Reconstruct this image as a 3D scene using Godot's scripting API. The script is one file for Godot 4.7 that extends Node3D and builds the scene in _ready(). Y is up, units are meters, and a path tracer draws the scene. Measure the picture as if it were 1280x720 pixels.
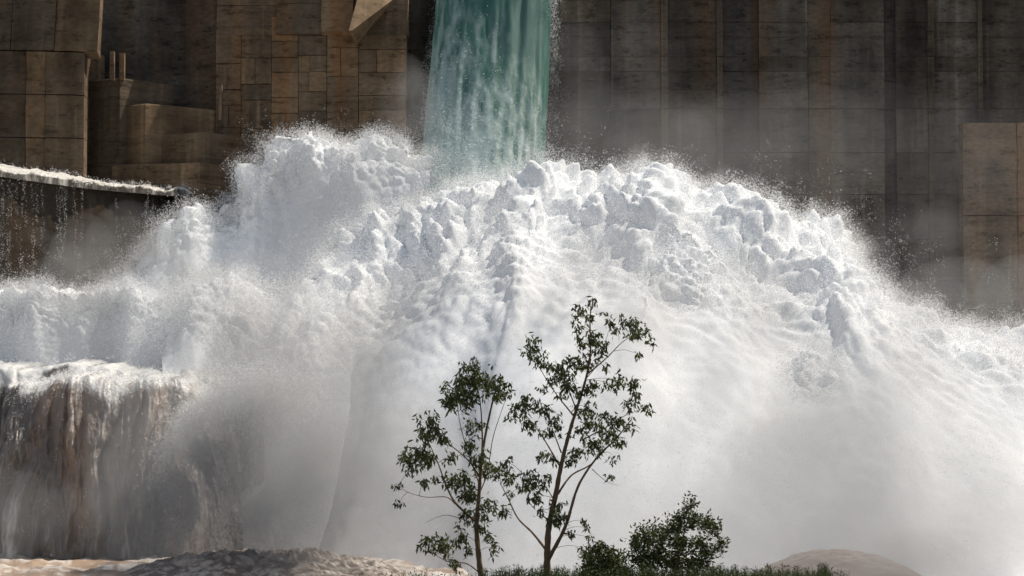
extends Node3D

const T := 0.17632698       # tan(10 deg): half the vertical field of view
const EYE := 10.8           # camera height above the river
var pitch := 0.0
var rng := RandomNumberGenerator.new()
var M := {}
var nz := {}

# ---------------------------------------------------------------- helpers
func at(px: float, py: float, d: float) -> Vector3:
	var u := (px - 640.0) / 360.0 * T
	var v := (360.0 - py) / 360.0 * T
	var c := cos(pitch)
	var s := sin(pitch)
	var t := d / (c - v * s)
	return Vector3(u * t, EYE + (v * c + s) * t, -d)

func noise_of(sd: int, freq: float, octaves := 1, kind := FastNoiseLite.TYPE_SIMPLEX_SMOOTH) -> FastNoiseLite:
	var n := FastNoiseLite.new()
	n.seed = sd
	n.frequency = freq
	n.noise_type = kind
	n.fractal_type = FastNoiseLite.FRACTAL_FBM if octaves > 1 else FastNoiseLite.FRACTAL_NONE
	n.fractal_octaves = octaves
	return n

func tag(o: Node, label: String, category: String, kind := "", group := "") -> void:
	o.set_meta("label", label)
	o.set_meta("category", category)
	if kind: o.set_meta("kind", kind)
	if group: o.set_meta("group", group)

func thing(called: String, where: Vector3, parent: Node = self) -> Node3D:
	var o := Node3D.new()
	o.name = called
	parent.add_child(o, true)
	o.position = where
	return o

func put(called: String, mesh: Mesh, m: Material, parent: Node = self) -> MeshInstance3D:
	var o := MeshInstance3D.new()
	o.name = called
	o.mesh = mesh
	if m: o.material_override = m
	parent.add_child(o, true)
	return o

func smooth(a: float, b: float, x: float) -> float:
	var t := clampf((x - a) / (b - a), 0.0, 1.0)
	return t * t * (3.0 - 2.0 * t)

func along(pts: Array, s: float) -> Vector3:
	var f := clampf(s, 0.0, 1.0) * (pts.size() - 1)
	var i := mini(int(f), pts.size() - 2)
	var a: Vector3 = pts[maxi(i - 1, 0)]
	var b: Vector3 = pts[i]
	var c: Vector3 = pts[i + 1]
	var d: Vector3 = pts[mini(i + 2, pts.size() - 1)]
	return b.cubic_interpolate(c, a, d, f - i)

func px_list(a: Array) -> Array:
	var out := []
	for p in a: out.append(at(p[0], p[1], p[2]))
	return out

# evenly spaced by length
func resample(pts: Array, n: int) -> Array:
	var fine := []
	for i in 400: fine.append(along(pts, i / 399.0))
	var acc := [0.0]
	for i in range(1, 400): acc.append(acc[i - 1] + fine[i].distance_to(fine[i - 1]))
	var out := []
	var j := 0
	for i in n:
		var want: float = acc[399] * i / (n - 1.0)
		while j < 398 and acc[j + 1] < want: j += 1
		var w: float = (want - acc[j]) / maxf(acc[j + 1] - acc[j], 1e-6)
		out.append(fine[j].lerp(fine[j + 1], clampf(w, 0, 1)))
	return out

func grid_normals(p: PackedVector3Array, nu: int, nv: int) -> PackedVector3Array:
	var n := PackedVector3Array()
	n.resize(p.size())
	for i in nu:
		for j in nv:
			var a := p[mini(i + 1, nu - 1) * nv + j] - p[maxi(i - 1, 0) * nv + j]
			var b := p[i * nv + mini(j + 1, nv - 1)] - p[i * nv + maxi(j - 1, 0)]
			n[i * nv + j] = b.cross(a).normalized()
	return n

func grid_mesh(p: PackedVector3Array, nrm: PackedVector3Array, nu: int, nv: int, col = null) -> ArrayMesh:
	var idx := PackedInt32Array()
	idx.resize((nu - 1) * (nv - 1) * 6)
	var k := 0
	for i in nu - 1:
		for j in nv - 1:
			var a := i * nv + j
			var b := a + nv
			idx[k] = a; idx[k + 1] = b; idx[k + 2] = a + 1
			idx[k + 3] = b; idx[k + 4] = b + 1; idx[k + 5] = a + 1
			k += 6
	var arr := []
	arr.resize(Mesh.ARRAY_MAX)
	arr[Mesh.ARRAY_VERTEX] = p
	arr[Mesh.ARRAY_NORMAL] = nrm
	arr[Mesh.ARRAY_INDEX] = idx
	if col != null: arr[Mesh.ARRAY_COLOR] = col
	var m := ArrayMesh.new()
	m.add_surface_from_arrays(Mesh.PRIMITIVE_TRIANGLES, arr)
	return m

func lin(r: float, g: float, b: float) -> Color:
	return Color(r, g, b).linear_to_srgb()

func mat(c: Color, rough := 0.9, spec := 0.3) -> StandardMaterial3D:
	var m := StandardMaterial3D.new()
	m.albedo_color = c
	m.roughness = rough
	m.metallic_specular = spec
	m.cull_mode = BaseMaterial3D.CULL_DISABLED
	return m

# concrete: weather stains running down, lift lines running across, fine grit
func seamless(sd: int, freq: float, octaves: int, w: int, h: int, to := 512) -> Image:
	var im := noise_of(sd, freq, octaves).get_seamless_image(w, h, false, false, 0.2, true)
	im.convert(Image.FORMAT_L8)
	im.resize(to, to, Image.INTERPOLATE_CUBIC)
	return im

func concrete_textures() -> void:
	var w := 768
	var streak := seamless(11, 0.012, 4, 768, 48, w)     # long runs down the wall
	var run := seamless(12, 0.05, 3, 768, 40, w)         # thin runs
	var blot := seamless(13, 0.006, 5, 768, 768, w)      # damp patches
	var rust := seamless(14, 0.009, 3, 768, 40, w)
	var lift := seamless(15, 0.03, 3, 64, 768, w)        # bands laid down lift by lift
	var im := Image.create(w, w, false, Image.FORMAT_RGB8)
	for y in w:
		for x in w:
			var ru := run.get_pixel(x, y).r
			var t := -0.62 + 0.75 * streak.get_pixel(x, y).r + 0.25 * ru + 0.85 * blot.get_pixel(x, y).r + 0.4 * lift.get_pixel(x, y).r
			t = clampf(t, 0.0, 1.0)
			var c := Color(0.062, 0.055, 0.049).lerp(Color(0.245, 0.216, 0.187), t)
			c = c.lerp(Color(0.22, 0.135, 0.08), 0.55 * smooth(0.62, 0.85, rust.get_pixel(x, y).r))
			c = c.lerp(Color(0.36, 0.325, 0.28), 0.45 * smooth(0.68, 0.9, ru))
			im.set_pixel(x, y, c.linear_to_srgb())
	nz.stain = ImageTexture.create_from_image(im)
	# relief: rough bands with eroded pits drawn out sideways
	var wide := seamless(16, 0.03, 4, 150, 512)
	var dots := seamless(17, 0.06, 4, 300, 512)
	var h := Image.create(512, 512, false, Image.FORMAT_RGB8)
	var gm := Image.create(512, 512, false, Image.FORMAT_RGB8)
	for y in 512:
		for x in 512:
			var a := wide.get_pixel(x, y).r
			var b := dots.get_pixel(x, y).r
			var pit := smooth(0.36, 0.26, a) * smooth(0.35, 0.6, b)
			var t := clampf(0.25 + 0.45 * a + 0.3 * b - 0.5 * pit, 0, 1)
			h.set_pixel(x, y, Color(t, t, t))
			var f := clampf(0.62 + 0.5 * b, 0, 1) * (1.0 - 0.55 * pit)
			gm.set_pixel(x, y, Color(f, f * 0.985, f * 0.96).linear_to_srgb())
	nz.pits = ImageTexture.create_from_image(h)
	nz.grit = ImageTexture.create_from_image(gm)

func concrete(tint: Color, off: Vector3) -> StandardMaterial3D:
	var m := mat(tint, 0.92, 0.25)
	m.albedo_texture = nz.stain
	m.uv1_triplanar = true
	m.uv1_world_triplanar = true
	m.uv1_scale = Vector3(0.034, 0.024, 0.034)
	m.uv1_offset = off
	m.detail_enabled = true
	m.detail_blend_mode = BaseMaterial3D.BLEND_MODE_MUL
	m.detail_albedo = nz.grit
	m.detail_uv_layer = BaseMaterial3D.DETAIL_UV_2
	m.uv2_triplanar = true
	m.uv2_world_triplanar = true
	m.uv2_scale = Vector3(0.085, 0.085, 0.085)
	m.heightmap_enabled = true
	m.heightmap_texture = nz.pits
	m.heightmap_scale = 14.0
	return m

# a rough-faced unit slab: face towards +z, edges chamfered unevenly, 1 x 1 x 1
func slab_mesh(sd: int, cham: float) -> ArrayMesh:
	var r := RandomNumberGenerator.new()
	r.seed = sd
	var st := SurfaceTool.new()
	st.begin(Mesh.PRIMITIVE_TRIANGLES)
	st.set_smooth_group(-1)
	var n := 3
	var f := []
	for i in n + 1:
		for j in n + 1:
			var x := lerpf(-0.5, 0.5, i / float(n))
			var y := lerpf(-0.5, 0.5, j / float(n))
			var edge := i == 0 or j == 0 or i == n or j == n
			if edge:
				x *= 1.0 - cham * r.randf_range(0.4, 1.4)
				y *= 1.0 - cham * r.randf_range(0.4, 1.4)
			f.append(Vector3(x, y, 0.5 + r.randf_range(-0.10, 0.06)))
	var q := func(a: Vector3, b: Vector3, c: Vector3, d: Vector3):
		for p in [a, b, c, a, c, d]: st.add_vertex(p)
	for i in n:
		for j in n:
			q.call(f[i * 4 + j], f[i * 4 + j + 1], f[(i + 1) * 4 + j + 1], f[(i + 1) * 4 + j])
	var back := func(p: Vector3) -> Vector3: return Vector3(signf(p.x) * 0.5 if absf(p.x) > 0.3 else p.x, signf(p.y) * 0.5 if absf(p.y) > 0.3 else p.y, -0.5)
	for i in n:
		q.call(f[i * 4], f[(i + 1) * 4], back.call(f[(i + 1) * 4]), back.call(f[i * 4]))
		q.call(f[(i + 1) * 4 + 3], f[i * 4 + 3], back.call(f[i * 4 + 3]), back.call(f[(i + 1) * 4 + 3]))
		q.call(f[i + 1], f[i], back.call(f[i]), back.call(f[i + 1]))
		q.call(f[12 + i], f[12 + i + 1], back.call(f[12 + i + 1]), back.call(f[12 + i]))
	st.generate_normals()
	return st.commit()

# a slab whose face spans the rectangle (a along x, y up), on a wall frame given by origin, right and out
func panel(parent: Node3D, called: String, origin: Vector3, right: Vector3, up: Vector3, x0: float, x1: float, y0: float, y1: float, proud: float, thick: float, m: Material, gap := 0.03) -> MeshInstance3D:
	var o := put(called, M.slabs[rng.randi() % M.slabs.size()], m, parent)
	var out := right.cross(up).normalized()
	var c := origin + right * (x0 + x1) * 0.5 + up * (y0 + y1) * 0.5 + out * (proud - thick * 0.5)
	o.transform = Transform3D(Basis(right * (x1 - x0 - gap), up * (y1 - y0 - gap), out * thick), c - parent.position)
	return o

# ---------------------------------------------------------------- spray
# tables of random offsets and of small torn scraps of water (one triangle each)
func make_tables() -> void:
	var r := RandomNumberGenerator.new()
	r.seed = 77
	var g := PackedVector3Array()
	for k in 8192: g.append(Vector3(r.randfn(), r.randfn(), r.randfn()) * 0.5)
	var t := PackedVector3Array()
	for k in 4096:
		var a := Vector3(r.randfn(), r.randfn(), r.randfn()).normalized()
		var b := a.cross(Vector3(r.randfn(), r.randfn(), r.randfn())).normalized()
		var s := lerpf(0.026, 0.075, pow(r.randf(), 2.2))
		t.append(a * s)
		t.append((-a * 0.5 + b * 0.87) * s * r.randf_range(0.8, 1.3))
		t.append((-a * 0.5 - b * 0.87) * s * r.randf_range(0.8, 1.3))
		t.append((t[k * 4 + 2] - t[k * 4]).cross(t[k * 4 + 1] - t[k * 4]).normalized())
	nz.gauss = g
	nz.tri = t

# spray is drops and scraps of water: `per` of them round every place, all in one mesh
func scatter(called: String, parent: Node, places: Array, per: int, m: Material, big := 1.0) -> void:
	if places.is_empty(): return
	var G: PackedVector3Array = nz.gauss
	var S: PackedVector3Array = nz.tri
	var v := PackedVector3Array()
	var n := PackedVector3Array()
	var total := places.size() * per
	v.resize(total * 3)
	n.resize(total * 3)
	var k := 0
	for t: Transform3D in places:
		var h := rng.randi()
		var b := t.basis
		var o := t.origin
		for q in per:
			var p := o + b * G[(h + q * 37) & 8191]
			var w := ((h >> 5) + q * 11 & 4095) * 4
			v[k] = p + S[w] * big
			v[k + 1] = p + S[w + 1] * big
			v[k + 2] = p + S[w + 2] * big
			var nn := S[w + 3]
			n[k] = nn
			n[k + 1] = nn
			n[k + 2] = nn
			k += 3
	var arr := []
	arr.resize(Mesh.ARRAY_MAX)
	arr[Mesh.ARRAY_VERTEX] = v
	arr[Mesh.ARRAY_NORMAL] = n
	var am := ArrayMesh.new()
	am.add_surface_from_arrays(Mesh.PRIMITIVE_TRIANGLES, arr)
	put(called, am, m, parent).set_meta("kind", "stuff")

func clump_at(p: Vector3, flow: Vector3, size: float, stretch: float) -> Transform3D:
	var y := flow.normalized()
	var x := y.cross(Vector3(rng.randfn(), rng.randfn(), rng.randfn())).normalized()
	var z := x.cross(y)
	return Transform3D(Basis(x * size, y * size * stretch, z * size), p)

# one throw of spray: a billowing body that leaves the ridge, falls forward to the foot, and is wrapped in flying scraps
# ridge, foot: world points; back: how far the rear side reaches; o: settings
func plume(called: String, ridge: Array, foot: Array, o: Dictionary) -> Node3D:
	var nu: int = o.nu
	var nv: int = o.nv
	var root := thing(called, Vector3.ZERO)
	var R := resample(ridge, nu)
	var F := resample(foot, nu)
	var sd: int = o.seed
	var n1 := noise_of(sd, 1.0)
	var n2 := noise_of(sd + 1, 1.0)
	var n3 := noise_of(sd + 2, 1.0)
	var p := PackedVector3Array()
	p.resize(nu * nv)
	var back: Vector3 = o.get("back", Vector3(0, -9, -5))
	var p_lin: float = o.get("lin", 0.45)
	for i in nu:
		for j in nv:
			var v := lerpf(-0.22, 1.0, j / (nv - 1.0))
			var a: Vector3 = R[i]
			var q: Vector3
			if v < 0.0:
				var w := -v / 0.22
				q = a + Vector3(back.x * w, back.y * w * w, back.z * (1.0 - (1.0 - w) * (1.0 - w)))
			else:
				var b: Vector3 = F[i]
				q = a.lerp(b, v)
				q.y = lerpf(a.y, b.y, p_lin * v + (1.0 - p_lin) * v * v)
			p[i * nv + j] = q
	for i in nu:
		var u := i / (nu - 1.0)
		var low: float = 1.0 - smooth(0.0, o.get("taper", 0.16), minf(u if o.get("end0", true) else 1.0, 1.0 - u if o.get("end1", true) else 1.0))
		for j in nv: p[i * nv + j] += Vector3(0, -2.5, -7.0) * low * o.get("tuck", 1.0)
	var nrm := grid_normals(p, nu, nv)
	# billows, drawn out along the flow as it falls
	var inner := PackedVector3Array()
	inner.resize(p.size())
	var s1: float = o.get("s1", 0.13)
	var amp: float = o.amp
	var fade: float = o.get("fade", 0.5)
	for i in nu:
		for j in nv:
			var v := lerpf(-0.22, 1.0, j / (nv - 1.0))
			var k := i * nv + j
			var q := p[k]
			var lx: float = R[i].distance_to(R[0])
			var lv: float = R[i].distance_to(F[i]) * v
			var st := 1.0 / (1.0 + 0.9 * maxf(v, 0.0))
			var w1 := n3.get_noise_3d(q.x * 0.07, q.y * 0.07, q.z * 0.07) * 2.5
			var x := lx + w1
			var y: float = lv * st + w1 * 0.6
			var e := n1.get_noise_3d(x * s1, y * s1 * 0.7, 3.1) * (0.25 + 0.25 * smooth(0.0, 0.2, v)) + n3.get_noise_3d(x * s1 * 0.5, y * s1 * 0.42, 6.0) * 0.8 * smooth(0.0, 0.35, v)
			e += (absf(n2.get_noise_3d(x * s1 * 1.9 + e, y * s1 * 1.4, 8.0)) - 0.3) * 0.5 * (1.0 - 0.8 * smooth(0.3, 0.7, v))
			var fine := 1.0 - 0.8 * smooth(0.25, 0.75, v)
			e += (absf(n3.get_noise_3d(q.x * s1 * 4.4, q.y * s1 * 3.6, q.z * s1 * 3.6)) - 0.3) * 0.27 * fine
			e += (absf(n1.get_noise_3d(q.x * s1 * 9.5, q.y * s1 * 8.0, q.z * s1 * 8.0)) - 0.3) * 0.12 * fine
			var g := amp * (1.0 - fade * smooth(0.15, 0.9, v))
			p[k] = q + nrm[k] * e * g
			inner[k] = q + nrm[k] * (e * g - o.get("deep", 0.6))
	nrm = grid_normals(p, nu, nv)
	if o.get("solid", true): put("body", grid_mesh(inner, grid_normals(inner, nu, nv), nu, nv), o.get("body", M.white_water), root).set_meta("kind", "stuff")
	# scraps flying off the body: an even crust, and wisps drawn out along the flow
	var seeds := []
	var wisps := []
	var thin := noise_of(sd + 5, 1.0, 3)
	var reach: float = o.get("reach", 0.8)
	var crust: float = o.get("crust", 0.55)
	for c in int(o.clumps):
		var i := rng.randi_range(1, nu - 2)
		var j := 1 + int(pow(rng.randf(), o.get("bias", 1.0)) * (nv - 3))
		var k := i * nv + j
		var q := p[k]
		var v := lerpf(-0.22, 1.0, j / (nv - 1.0))
		if v < -0.1 and rng.randf() < 0.6: continue
		if not o.get("solid", true) and rng.randf() > smooth(-0.05, 0.3, i / float(nu)) * (1.0 - smooth(0.5, 1.0, i / float(nu))): continue
		if rng.randf() < o.get("clear", 0.8) * smooth(0.3, 0.65, v): continue
		var flow := (p[k + 1] - p[k - 1]).normalized()
		var lx: float = R[i].distance_to(R[0])
		var wisp := thin.get_noise_3d(lx * 0.16, R[i].distance_to(F[i]) * v * 0.09, 5.0)
		var loose := smooth(0.2, 0.75, v)
		var far := rng.randf_range(-0.35, 0.2) + loose * rng.randf_range(-0.6, 0.7)
		var size := rng.randf_range(0.3, 0.7) * (1.0 + 0.5 * loose)
		var st := rng.randf_range(1.0, 1.59)
		if rng.randf() > crust:
			if wisp < 0.02: continue
			far = -log(maxf(rng.randf(), 0.02)) * reach * smooth(0.0, 0.4, wisp) * 1.3 * (1.0 - 0.6 * loose)
			size *= rng.randf_range(0.6, 1.0)
			st = rng.randf_range(1.6, 3.4)
			q += flow * rng.randf_range(-0.5, 0.5)
		q += nrm[k] * far
		(wisps if st >= 1.6 or loose > 0.5 else seeds).append(clump_at(q, flow + Vector3(rng.randfn(), rng.randfn(), rng.randfn()) * 0.2, size * o.get("size", 1.0), st))
	scatter("flying_droplets", root, seeds, o.get("per", 25), M.scrap, o.get("big", 0.9))
	scatter("flying_droplets", root, wisps, o.get("per", 25), M.scrap, 0.62)
	# the finest spray hangs as mist: small dense puffs about the crest, wide thin ones lower down
	for c in int(o.get("puffs", 24)):
		var i := rng.randi_range(2, nu - 3)
		var v := pow(rng.randf(), 1.3)
		if c % 2 == 0: v = rng.randf_range(-0.08, 0.12)
		elif v < 0.3 and rng.randf() < 0.5: continue
		var k := i * nv + int((v + 0.22) / 1.22 * (nv - 1))
		var big: float = lerpf(1.6, 6.5, smooth(0.05, 0.6, v)) * rng.randf_range(0.7, 1.5) * o.get("puff_size", 1.0)
		var f := FogVolume.new()
		f.name = "mist_puff"
		f.shape = RenderingServer.FOG_VOLUME_SHAPE_ELLIPSOID
		var flow := (p[k + 1] - p[k - 1]).normalized()
		f.size = Vector3(big, big * rng.randf_range(1.2, 2.2), big * 0.8)
		f.material = M.fog_fine if v < 0.12 else M.fog_low if v > 0.45 else M.fog_mid
		root.add_child(f, true)
		var x := flow.cross(nrm[k]).normalized()
		f.transform = Transform3D(Basis(x, flow, x.cross(flow)), p[k] + nrm[k] * big * (rng.randf_range(-0.2, 0.12) if v < 0.12 else rng.randf_range(0.0, 0.35)))
	return root

# water that falls from a lip to a foot, in ropes and folds
func curtain(called: String, lip: Array, foot: Array, o: Dictionary) -> Node3D:
	var nu: int = o.nu
	var nv: int = o.nv
	var root := thing(called, Vector3.ZERO)
	var R := resample(lip, nu)
	var F := resample(foot, nu)
	var sd: int = o.seed
	var n1 := noise_of(sd, 1.0, 2)
	var n2 := noise_of(sd + 1, 1.0, 3)
	var n3 := noise_of(sd + 2, 1.0, 3)
	var p := PackedVector3Array()
	p.resize(nu * nv)
	var col := PackedColorArray()
	col.resize(nu * nv)
	var roof: Vector3 = o.get("roof", Vector3(0, 0.25, -5))
	var ropes: float = o.get("ropes", 0.6)
	var foam_top: float = o.get("foam_top", 0.10)
	var muddy: Color = o.muddy
	var foam: Color = o.foam
	var kf: float = o.get("freq", 0.35)
	var top := 0.16
	for i in nu:
		var lx: float = R[i].distance_to(R[0])
		var lipn: float = n1.get_noise_2d(lx * 0.25, 50.0) * o.get("lip_rough", 0.5) + n2.get_noise_2d(lx * 1.3, 20.0) * 0.12
		for j in nv:
			var v := lerpf(-top, 1.0, j / (nv - 1.0))
			var a: Vector3 = R[i]
			var b: Vector3 = F[i]
			var q: Vector3
			var h := a.y - b.y
			var vy := 0.0
			if v < 0.0:
				q = a + roof * (-v / top)
			else:
				q = a.lerp(b, sqrt(v) * 0.9 + v * 0.1)
				vy = v * h
				q.y = a.y - vy
			var out := (b - a)
			out.y = 0
			out = out.normalized()
			var warp := n3.get_noise_2d(lx * 0.2, vy * 0.12) * 1.2
			var e := absf(n1.get_noise_2d((lx + warp) * kf, vy * 0.05 + 9.0)) * 1.4
			e += absf(n2.get_noise_2d((lx + warp * 0.5) * kf * 2.4, vy * 0.16)) * 0.4
			e += n3.get_noise_2d(lx * kf * 7.0, vy * 0.5) * 0.10
			e += n2.get_noise_3d(q.x * 2.2, q.y * 1.2, q.z * 2.2) * 0.10
			var lifted := n2.get_noise_3d(q.x * 1.1, q.y * 0.8, q.z * 1.1) * 0.18
			q += out * e * ropes * (0.35 + 0.65 * smooth(0.0, 0.35, v))
			q.y += lipn * (1.0 - smooth(0.0, 0.6, v)) + lifted * (1.0 - smooth(0.0, 0.3, v))
			p[i * nv + j] = q
			var t := n2.get_noise_3d(lx * 1.1, vy * 0.13, 4.0) * 0.55 + n3.get_noise_3d(lx * 5.0, vy * 1.2, 2.0) * 0.4 + (e - 0.45) * 0.5
			# foam breaks up away from the lip
			var patch := n1.get_noise_2d(lx * 0.22 + 40.0, 3.0)
			var bound: float = foam_top * (1.0 + 1.5 * patch)
			t += 0.85 * (1.0 - smooth(bound * 0.4, bound * 1.6 + 0.02, v)) + o.get("foam_all", 0.0)
			var c := muddy.lerp(o.get("muddy2", muddy), smooth(-0.2, 0.5, n1.get_noise_2d(lx * 0.35, vy * 0.06 + 30.0)))
			col[i * nv + j] = c.lerp(foam, smooth(-0.1, 0.95, t))
	var nrm := grid_normals(p, nu, nv)
	put("sheet", grid_mesh(p, nrm, nu, nv, col), M.falling_water, root)
	var seeds := []
	for c in int(o.clumps):
		var i := rng.randi_range(1, nu - 2)
		var j := rng.randi_range(1, nv - 2) if rng.randf() > o.get("lip_share", 0.35) else rng.randi_range(int(nv * 0.06), int(nv * 0.24))
		var k := i * nv + j
		if col[k].g < 0.5 * foam.g and rng.randf() < 0.85: continue
		var flow := (p[k + 1] - p[k - 1]).normalized()
		seeds.append(clump_at(p[k] + nrm[k] * rng.randf_range(-0.1, 0.35), flow, rng.randf_range(0.15, 0.45) * o.get("size", 1.0), rng.randf_range(1.0, 2.6)))
	scatter("flying_droplets", root, seeds, 16, M.scrap, 0.8)
	return root

func mist_puff(parent: Node, px: float, py: float, d: float, size: Vector3, m: Material) -> void:
	var c := at(px, py, d)
	for k in 2:
		var f := FogVolume.new()
		f.name = "mist_puff"
		f.shape = RenderingServer.FOG_VOLUME_SHAPE_ELLIPSOID
		f.size = size * [1.2, 0.75][k]
		f.material = m
		parent.add_child(f, true)
		f.position = c + size * 0.1 * Vector3(rng.randfn(), rng.randfn(), rng.randfn()) * k
		f.rotation = Vector3(0, 0, rng.randf_range(-0.6, 0.6))

func fog_of(density: float, c := Color(1.0, 0.99, 0.98)) -> FogMaterial:
	var m := FogMaterial.new()
	m.density = density
	m.albedo = c
	return m

# ---------------------------------------------------------------- plants
func limb(pts: Array, r0: float, r1: float) -> ArrayMesh:
	var n := maxi(6, pts.size() * 5)
	var L := resample(pts, n)
	var ring := 7
	var p := PackedVector3Array()
	var nm := PackedVector3Array()
	var idx := PackedInt32Array()
	for i in n:
		var dirv: Vector3 = (L[mini(i + 1, n - 1)] - L[maxi(i - 1, 0)]).normalized()
		var x := dirv.cross(Vector3(0.2, 0.1, 1)).normalized()
		var y := dirv.cross(x)
		var r := lerpf(r0, r1, pow(i / (n - 1.0), 0.7)) * 0.72
		for k in ring + 1:
			var a := k % ring * TAU / ring
			var o := x * cos(a) + y * sin(a)
			p.append(L[i] + o * r * (1.0 + 0.1 * sin(i * 2.3 + k * 1.9)))
			nm.append(o)
	for i in n - 1:
		for k in ring:
			var a := i * (ring + 1) + k
			var b := a + ring + 1
			idx.append_array(PackedInt32Array([a, b, a + 1, b, b + 1, a + 1]))
	var arr := []
	arr.resize(Mesh.ARRAY_MAX)
	arr[Mesh.ARRAY_VERTEX] = p
	arr[Mesh.ARRAY_NORMAL] = nm
	arr[Mesh.ARRAY_INDEX] = idx
	var m := ArrayMesh.new()
	m.add_surface_from_arrays(Mesh.PRIMITIVE_TRIANGLES, arr)
	return m

# leaves: folded lance-shaped blades that hang from twigs
func add_leaf(P: PackedVector3Array, N: PackedVector3Array, C: PackedColorArray, I: PackedInt32Array, base: Vector3, dirv: Vector3, length: float, width: float, c: Color) -> void:
	var d := dirv.normalized()
	var side := d.cross(Vector3(rng.randfn(), rng.randfn(), rng.randfn())).normalized()
	var nn := side.cross(d).normalized()
	var mid := base + d * length * 0.45 + nn * length * 0.06
	var tip := base + d * length + nn * length * rng.randf_range(-0.25, 0.1)
	var c5 := [base, mid + side * width * 0.5, tip, mid - side * width * 0.5, mid - nn * width * 0.2]
	for tri in [[0, 1, 4], [1, 2, 4], [2, 3, 4], [3, 0, 4]]:
		var t0: Vector3 = c5[tri[0]]
		var t1: Vector3 = c5[tri[1]]
		var t2: Vector3 = c5[tri[2]]
		var tn := (t2 - t0).cross(t1 - t0).normalized()
		for q in [t0, t1, t2]:
			I.append(P.size())
			P.append(q)
			N.append(tn)
			C.append(c)

func mesh_of(P: PackedVector3Array, N: PackedVector3Array, C: PackedColorArray, I: PackedInt32Array) -> ArrayMesh:
	var arr := []
	arr.resize(Mesh.ARRAY_MAX)
	arr[Mesh.ARRAY_VERTEX] = P
	arr[Mesh.ARRAY_NORMAL] = N
	arr[Mesh.ARRAY_COLOR] = C
	arr[Mesh.ARRAY_INDEX] = I
	var m := ArrayMesh.new()
	m.add_surface_from_arrays(Mesh.PRIMITIVE_TRIANGLES, arr)
	return m

# limbs: [[r0, r1, [[x, y, dz], ...]], ...] and tufts: [x, y, r] in a sketch of the plant, metres from foot worked out by the caller
func plant(called: String, d: float, trunk: Array, limbs: Array, tufts: Array, o: Dictionary) -> Node3D:
	var foot := at(trunk[2][0][0], trunk[2][0][1], d)
	var root := thing(called, foot)
	var bones := []
	var place := func(q: Array) -> Vector3: return at(q[0], q[1], d + (q[2] if q.size() > 2 else 0.0)) - foot
	var all := [trunk] + limbs
	for n in all.size():
		var pts := []
		for q in all[n][2]: pts.append(place.call(q))
		put("trunk" if n == 0 else "limb", limb(pts, all[n][0], all[n][1]), M.bark, root)
		for s in resample(pts, 24): bones.append(s)
	var px := d * T / 360.0
	var P := PackedVector3Array()
	var N := PackedVector3Array()
	var C := PackedColorArray()
	var I := PackedInt32Array()
	var dense: float = o.get("dense", 0.075)
	var leaf: float = o.get("leaf", 0.15)
	var twigs := []
	for t in tufts:
		var c := at(t[0], t[1], d) - foot
		# depth of the tuft follows the limb nearest to it
		var best := 1e9
		var near := c
		for b: Vector3 in bones:
			var e := Vector2(b.x - c.x, b.y - c.y).length() + maxf(0.0, b.y - c.y) * 0.8
			if e < best:
				best = e
				near = b
		var r: float = t[2] * px
		c.z = near.z + rng.randf_range(-0.5, 0.5) * minf(best + r * 1.5, o.get("deep", 1.3))
		if best > 0.1: twigs.append(limb([near, near.lerp(c, 0.5) + Vector3(0, 0.06, 0), c], 0.012, 0.005))
		var sprigs := maxi(3, int(t[2] * t[2] * dense * o.get("sprigs", 0.35)))
		for s in sprigs:
			var q := c + Vector3(rng.randfn() * 0.48, rng.randfn() * 0.42, rng.randfn() * 0.55) * r
			if s % 3 == 0: twigs.append(limb([c, c.lerp(q, 0.6) + Vector3(0, 0.03, 0), q], 0.005, 0.0025))
			var tone := rng.randf_range(0.55, 1.25)
			for k in rng.randi_range(4, 8):
				var dirv := Vector3(rng.randfn() * 0.55, -0.75 + rng.randfn() * 0.45, rng.randfn() * 0.55)
				if o.get("upright", false): dirv = Vector3(rng.randfn(), 0.3 + rng.randfn() * 0.8, rng.randfn())
				var g := tone * rng.randf_range(0.8, 1.2)
				add_leaf(P, N, C, I, q + Vector3(rng.randfn(), rng.randfn(), rng.randfn()) * 0.05, dirv, leaf * rng.randf_range(0.6, 1.2), leaf * o.get("wide", 0.27), Color(0.10 * g, 0.118 * g, 0.046 * g))
	put("crown", mesh_of(P, N, C, I), M.leaf, root).set_meta("kind", "stuff")
	var st := SurfaceTool.new()
	for t: ArrayMesh in twigs: st.append_from(t, 0, Transform3D.IDENTITY)
	if not twigs.is_empty(): put("twigs", st.commit(), M.bark, root).set_meta("kind", "stuff")
	return root

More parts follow.
